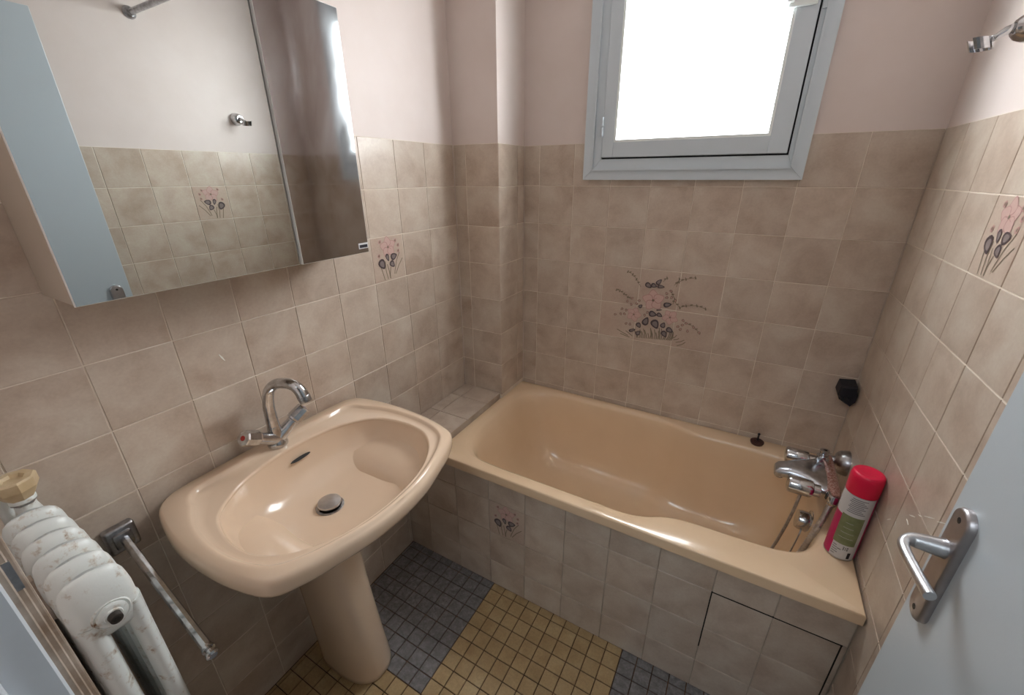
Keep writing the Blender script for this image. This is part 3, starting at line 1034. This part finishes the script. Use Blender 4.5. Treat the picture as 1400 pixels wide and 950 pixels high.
rings_to_mesh(bm, [dring(.05, .284, .076, .001), dring(.048, .288, .079, .006), dring(.048, .289, .0795, .03), dring(.05, .279, .078, .12), dring(.052, .268, .077, .25), dring(.055, .257, .0775, .38),
                   dring(.058, .252, .080, .50), dring(.06, .252, .083, .58), dring(.06, .254, .086, .66), dring(.06, .254, .086, .70)])
obj('pedestal', bm, M['sink'], t, smooth=True, angle=60)
bm = bmesh.new()
pts = []
for i in range(20):
    a = 2 * pi * i / 20
    pts.append((.0040 * sin(a), math.copysign(max(0, abs(cos(a)) - .0) * .029, cos(a))))
# slot lies on the steep back of the bowl
oc, on_ = Vector((.1045, SY + .012, .803)), Vector((.80, 0, .60))
ov = Vector((-.60, 0, .80))
lo = [oc + ov * a * 1.2 + Y * b for a, b in pts]
rings_to_mesh(bm, [[q - on_ * .004 for q in lo], [q + on_ * .0022 for q in lo]])
obj('overflow_slot', bm, M['dark'], t)
bm = bmesh.new()
lathe(bm, [(.036, 0), (.036, .002), (.030, .003), (.026, -.002)], (*dc, .700), seg=32)
obj('drain_ring', bm, M['chrome_dull'], t, smooth=True, angle=40)
bm = bmesh.new()
lathe(bm, [(.012, 0), (.012, .008), (.029, .010), (.0305, .013), (.029, .017), (.016, .0195), (.004, .020)], (*dc, .699), seg=32)
obj('pop_up_plug', bm, M['satin'], t, smooth=True, angle=40)

# basin mixer
fx_, fy_, fz = .052, -1.146, .8475
t = thing('basin_mixer_tap', 'chrome swan-neck basin mixer with red-dot knob on the washbasin', 'tap', (fx_, fy_, fz))
bm = bmesh.new()
lathe(bm, [(.026, -.003), (.0265, .003), (.025, .008), (.022, .016), (.0195, .028), (.0175, .042), (.016, .056), (.0145, .062)], (fx_, fy_, fz), seg=28)
for s in (-1, 1):
    tube(bm, [(fx_ + .002, fy_ + s * .004, fz + .018), (fx_ + .006, fy_ + s * .026, fz + .032), (fx_ + .008, fy_ + s * .046, fz + .046)], [.020, .0165, .0145], 18)
obj('tap_body', bm, M['chrome'], t, smooth=True, angle=50)
bm = bmesh.new()
dirv = Vector((cos(radians(17)), sin(radians(17)), 0))
path = [(0, .050), (0, .085), (.003, .125), (.015, .163), (.042, .186), (.072, .191), (.096, .187), (.110, .173), (.117, .155)]
pp = spline([Vector((fx_, fy_, fz)) + dirv * a + Z * b for a, b in path], 6)
n = len(pp)
tube(bm, pp, [.0160 - .0025 * sin(i / n * 3.1) for i in range(n)], 18)
obj('spout', bm, M['chrome'], t, smooth=True, angle=60)
bm = bmesh.new()
e = pp[-1]
d = (pp[-1] - pp[-3]).normalized()
cyl(bm, e - d * .006, e + d * .012, .0160, .0150, 20, .0015)
obj('aerator', bm, M['chrome_dull'], t, smooth=True, angle=40)
for s in (-1, 1):
    ax = Vector((.18, s * .82, .54)).normalized()
    b0 = Vector((fx_ + .008, fy_ + s * .047, fz + .047))
    bm = bmesh.new()
    lathe(bm, [(.0145, -.002), (.0145, .003), (.0200, .005), (.0212, .010), (.0205, .043), (.0185, .0470), (.012, .048)], b0, ax, 8 if s < 0 else 10)
    k = obj('knob', bm, M['chrome'], t)
    bm = bmesh.new()
    lathe(bm, [(.0065, 0), (.0065, .0008)], b0 + ax * .0478, ax, 16)
    obj('red_dot' if s < 0 else 'blue_dot', bm, M['red'] if s < 0 else M['blue'], k)

# ------------------------------------------------------------------ mirror cabinet
cx, cz0, cz1, cya, cyb, cym = .146, 1.327, 1.882, -1.444, -.829, -1.0365
t = thing('mirror_cabinet', 'wall cabinet with two mirror doors above the washbasin', 'cabinet', (0, (cya + cyb) / 2, cz0))
bm = bmesh.new()
b_ = .016
box(bm, (.001, cya, cz0 + .002), (cx - .007, cya + b_, cz1), .001, 1)
box(bm, (.001, cyb - b_, cz0 + .002), (cx - .007, cyb, cz1), .001, 1)
box(bm, (.001, cya + b_, cz0 + .002), (cx - .010, cyb - b_, cz0 + .018))
box(bm, (.001, cya + b_, cz1 - .016), (cx - .010, cyb - b_, cz1))
box(bm, (.001, cya + b_, cz0 + .018), (.005, cyb - b_, cz1 - .016))
box(bm, (.005, cym - .008, cz0 + .018), (cx - .02, cym + .008, cz1 - .016))
obj('carcass', bm, M['cab'], t)


def mdoor(y0, y1, x, mat, name, th=.005):
    bm = bmesh.new()
    lo = [(y0, cz0), (y1, cz0), (y1, cz1), (y0, cz1)]
    li = [(y0 + .0012, cz0 + .0012), (y1 - .0012, cz0 + .0012), (y1 - .0012, cz1 - .0012), (y0 + .0012, cz1 - .0012)]
    r = rings_to_mesh(bm, [[(x - th, a, b) for a, b in lo], [(x - .001, a, b) for a, b in lo], [(x, a, b) for a, b in li]], True, False, 1)
    f = bm.faces.new(r[-1])
    f.material_index = 0
    return obj(name, bm, [mat, M['white']], t)


d1 = mdoor(cya, cym - .0012, cx, M['mirror'], 'mirror_door')
d2 = mdoor(cym + .0012, cyb, cx + .0075, M['mirror_hazy'], 'mirror_door', .011)
d2['label'] = 'narrow hazy mirror door'
bm = bmesh.new()
box(bm, (cx + .0076, cyb - .034, cz0 + .012), (cx + .0083, cyb - .002, cz0 + .027))
lb = obj('maker_label', bm, M['label'], d2)
bm = bmesh.new()
box(bm, (cx + .0082, cyb - .031, cz0 + .0145), (cx + .0088, cyb - .0045, cz0 + .0225))
rings_to_mesh(bm, [[(cx + .0088, cyb - .012 + a, cz0 + .0165 + b) for a, b in ((0, 0), (.004, .002), (.002, .004))], [(cx + .0089, cyb - .012 + a, cz0 + .0165 + b) for a, b in ((0, 0), (.004, .002), (.002, .004))]])
obj('maker_badge', bm, M['ink2'], d2)

# ------------------------------------------------------------------ towel bar
t = thing('towel_bar', 'chrome swing-out towel bar beside the radiator on the left wall', 'towel bar', (0, -1.488, .803))
bm = bmesh.new()
box(bm, (.0005, -1.516, .772), (.022, -1.462, .834), .006, 3)
box(bm, (.018, -1.505, .785), (.030, -1.473, .822), .004, 2)
obj('wall_block', bm, M['chrome_dull'], t, smooth=True, angle=40)
bm = bmesh.new()
a, b = Vector((.025, -1.488, .806)), Vector((.362, -1.508, .738))
tube(bm, [a, b], .0085, 8)
obj('bar', bm, M['chrome'], t, smooth=True, angle=30)
bm = bmesh.new()
dd = (b - a).normalized()
lathe(bm, [(.0095, -.002), (.0105, .002), (.0105, .006), (.006, .008), (.0055, .012), (.010, .014), (.0105, .019), (.007, .022)], b, dd, 18)
obj('end_cap', bm, M['chrome'], t, smooth=True, angle=40)

# ------------------------------------------------------------------ radiator
rcy = -1.590
t = thing('radiator', 'white cast-iron column radiator with rust stains beside the doorway', 'radiator', (.22, rcy, .08))
px_ = .0475
xs = [.112 + px_ * i for i in range(6)]


def sect_bm(x):
    bm = bmesh.new()
    n = 20
    # two oval columns
    for y0, hy in ((rcy + .0265, .0125), (rcy - .0225, .0145)):
        st = [(.10, .9), (.16, 1), (.5, 1), (.87, 1), (.93, 1.05)]
        rings_to_mesh(bm, [[(x + .019 * k * cos(2 * pi * i / n), y0 + hy * k * sin(2 * pi * i / n), z) for i in range(n)] for z, k in st])
    # heads: rounded blocks with a domed crest, wider at the top
    for z0, s in ((.947, 1), (.125, -1)):
        st = [(-.055, .35, .70), (-.044, .72, .92), (-.02, .92, 1.0), (.010, .97, 1.0), (.028, .80, .97), (.042, .58, .92), (.051, .34, .82), (.055, .12, .66)]
        rg_ = []
        for dz, kx, ky in st:
            r_ = []
            for i in range(24):
                a = 2 * pi * i / 24
                c, s2 = cos(a), sin(a)
                cxx = math.copysign(abs(c) ** .95, c) * .0240 * kx
                cyy = math.copysign(abs(s2) ** .72, s2) * .0385 * ky
                r_.append((x + cxx + cyy * .06, rcy - .0015 + cyy, z0 + s * (dz + (.006 * cos(cyy / .0375 * 2.6) if dz > .02 else 0))))
            rg_.append(r_)
        rings_to_mesh(bm, rg_)
    return bm


first = None
for i, x in enumerate(xs):
    if first is None:
        first = obj('section', sect_bm(x), M['rad'], t, smooth=True, angle=60)
    else:
        o = first.copy()
        o.location = (x - xs[0], 0, 0)
        COL.objects.link(o)
xe = xs[-1] + .019
bm = bmesh.new()
lathe(bm, [(.0225, -.014), (.0225, .003), (.021, .0055), (.0195, .0045), (.018, .0045), (.018, .0075), (.016, .009), (.011, .0095), (.010, .012), (.009, .012)], (xe, rcy + .001, .937), (1, 0, 0), 32)
obj('end_boss', bm, M['rad'], t, smooth=True, angle=40)
bm = bmesh.new()
cyl(bm, (xe + .008, rcy + .001, .937), (xe + .022, rcy + .001, .937), .0082, .0076, 20, .001)
pl_ = obj('bleed_plug', bm, M['plugmetal'], t, smooth=True, angle=40)
bm = bmesh.new()
cyl(bm, (xe + .0215, rcy + .001, .937), (xe + .0226, rcy + .001, .937), .0045, .0045, 6)
obj('key_hole', bm, M['dark'], pl_)
bm = bmesh.new()
cyl(bm, (xs[0] - .045, rcy, .95), (xs[0] + .01, rcy, .95), .013, .013, 20, .001)
for a in range(2):
    lathe(bm, [(.018, 0), (.018, .014)], (xs[0] - .030 - a * .018, rcy, .95), (1, 0, 0), 6)
obj('valve_union', bm, M['chrome_dull'], t, smooth=True, angle=30)
bm = bmesh.new()
vx, vy = .062, rcy + .005
lathe(bm, [(.016, 0), (.018, .012), (.017, .030), (.014, .044), (.014, .055), (.017, .057), (.017, .062), (.012, .068)], (vx, vy, .948), seg=24)
obj('valve_body', bm, M['rad'], t, smooth=True, angle=40)
bm = bmesh.new()
lathe(bm, [(.0165, 0), (.0165, .008), (.012, .010), (.012, .014)], (vx, vy, 1.000), seg=6)
obj('gland_nut', bm, M['chrome_dull'], t)
bm = bmesh.new()
lathe(bm, [(.017, 0), (.020, .004), (.0285, .020), (.0290, .036), (.0265, .039), (.016, .039), (.012, .034)], (vx, vy, 1.012), seg=8)
obj('valve_knob', bm, M['knobwax'], t)
bm = bmesh.new()
tube(bm, spline([(.028, -1.605, ZC - .001), (.028, -1.605, 1.6), (.028, -1.605, 1.05), (.030, -1.605, .95), (.038, -1.60, .945), (.062, -1.592, .945)], 6), .0095, 14)
obj('supply_pipe', bm, M['rad'], t, smooth=True)
bm = bmesh.new()
box(bm, (.225, YF + .001, .883), (.243, -1.6275, .968), .001, 1)
box(bm, (.05, YF + .001, .60), (.24, -1.640, .88), .002, 1)
obj('wall_bracket', bm, M['framedirty'], t)
for y in (rcy + .0265, rcy - .0225):
    for x in (xs[0], xs[-1]):
        bm = bmesh.new()
        cyl(bm, (x, y, 0.001), (x, y, .1), .010, .014, 12)
        obj('foot', bm, M['rad'], t, smooth=True, angle=40)

# ------------------------------------------------------------------ doorway frame and the open door
bm = bmesh.new()
box(bm, (dx0 - .012, YF - .1, 0), (.618, YF + .033, dz1 - .03), .002, 1)
box(bm, (.618, YF - .1, 0), (.632, YF + .006, dz1 - .03), .002, 1)
box(bm, (1.440, YF - .1, 0), (dx1 + .012, YF + .028, dz1 - .03), .002, 1)
box(bm, (dx0 - .012, YF - .1, dz1 - .06), (dx1 + .012, YF + .028, dz1 + .012), .002, 1)
trim_1 = obj('trim_1', bm, M['frame'], kind='structure')
bm = bmesh.new()          # moulded architrave strip
box(bm, (.556, YF + .001, 0), (.600, YF + .046, dz1), .0015, 2)
box(bm, (.599, YF + .030, 0), (.606, YF + .042, dz1), .001, 1)
box(bm, (.605, YF + .030, 0), (.612, YF + .0375, dz1), .001, 1)
obj('architrave', bm, M['framedirty'], trim_1)
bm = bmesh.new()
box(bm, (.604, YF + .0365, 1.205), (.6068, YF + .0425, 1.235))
obj('strike_or_shade_plate', bm, M['chrome_dull'], trim_1)  # dark plate standing in for a shadow gap in the beige strip

DX = 1.3915
bm = bmesh.new()
box(bm, (DX, -1.688, .008), (DX + .038, -.977, 2.04), .0015, 2)
door_1 = obj('door_1', bm, M['door'], kind='structure')
hy_, hz_ = -1.023, 1.030
bm = bmesh.new()


def stad(hw, hh, x):
    r = []
    for i in range(32):
        a = 2 * pi * (i + .5) / 32
        c, s = cos(a), sin(a)
        r.append((x, hy_ + hw * c, hz_ + math.copysign(hh - hw, s) + hw * s))
    return r


rings_to_mesh(bm, [stad(.0215, .0975, DX + .001), stad(.0215, .0975, DX - .006), stad(.0195, .0955, DX - .009), stad(.0175, .0935, DX - .0098)])
hp_ = obj('handle_plate', bm, M['satin_plate'], door_1, smooth=True, angle=35)
bm = bmesh.new()
for z in (hz_ + .080, hz_ - .080):
    cyl(bm, (DX - .0102, hy_, z), (DX - .0095, hy_, z), .0042, .0042, 14)
    box(bm, (DX - .0106, hy_ - .0035, z - .0006), (DX - .010, hy_ + .0035, z + .0006))
obj('screw', bm, M['dark'], hp_)
bm = bmesh.new()
lz = hz_ + .031
cyl(bm, (DX - .009, hy_, lz), (DX - .020, hy_, lz), .0135, .0115, 24, .001)
lp = spline([(DX - .016, hy_, lz), (DX - .036, hy_, lz), (DX - .046, hy_ - .003, lz), (DX - .054, hy_ - .013, lz), (DX - .056, hy_ - .030, lz), (DX - .053, hy_ - .062, lz), (DX - .048, hy_ - .099, lz)], 6)
tube(bm, lp, [max(.0066, .0125 - .00034 * i) if i < 18 else .0066 for i in range(len(lp))], 20)
obj('lever', bm, M['satin'], door_1, smooth=True, angle=50)
bm = bmesh.new()
for z in (.25, 1.80):
    cyl(bm, (DX + .042, -1.690, z), (DX + .042, -1.690, z + .07), .007, seg=14)
obj('hinge', bm, M['satin'], door_1, smooth=True, angle=40)
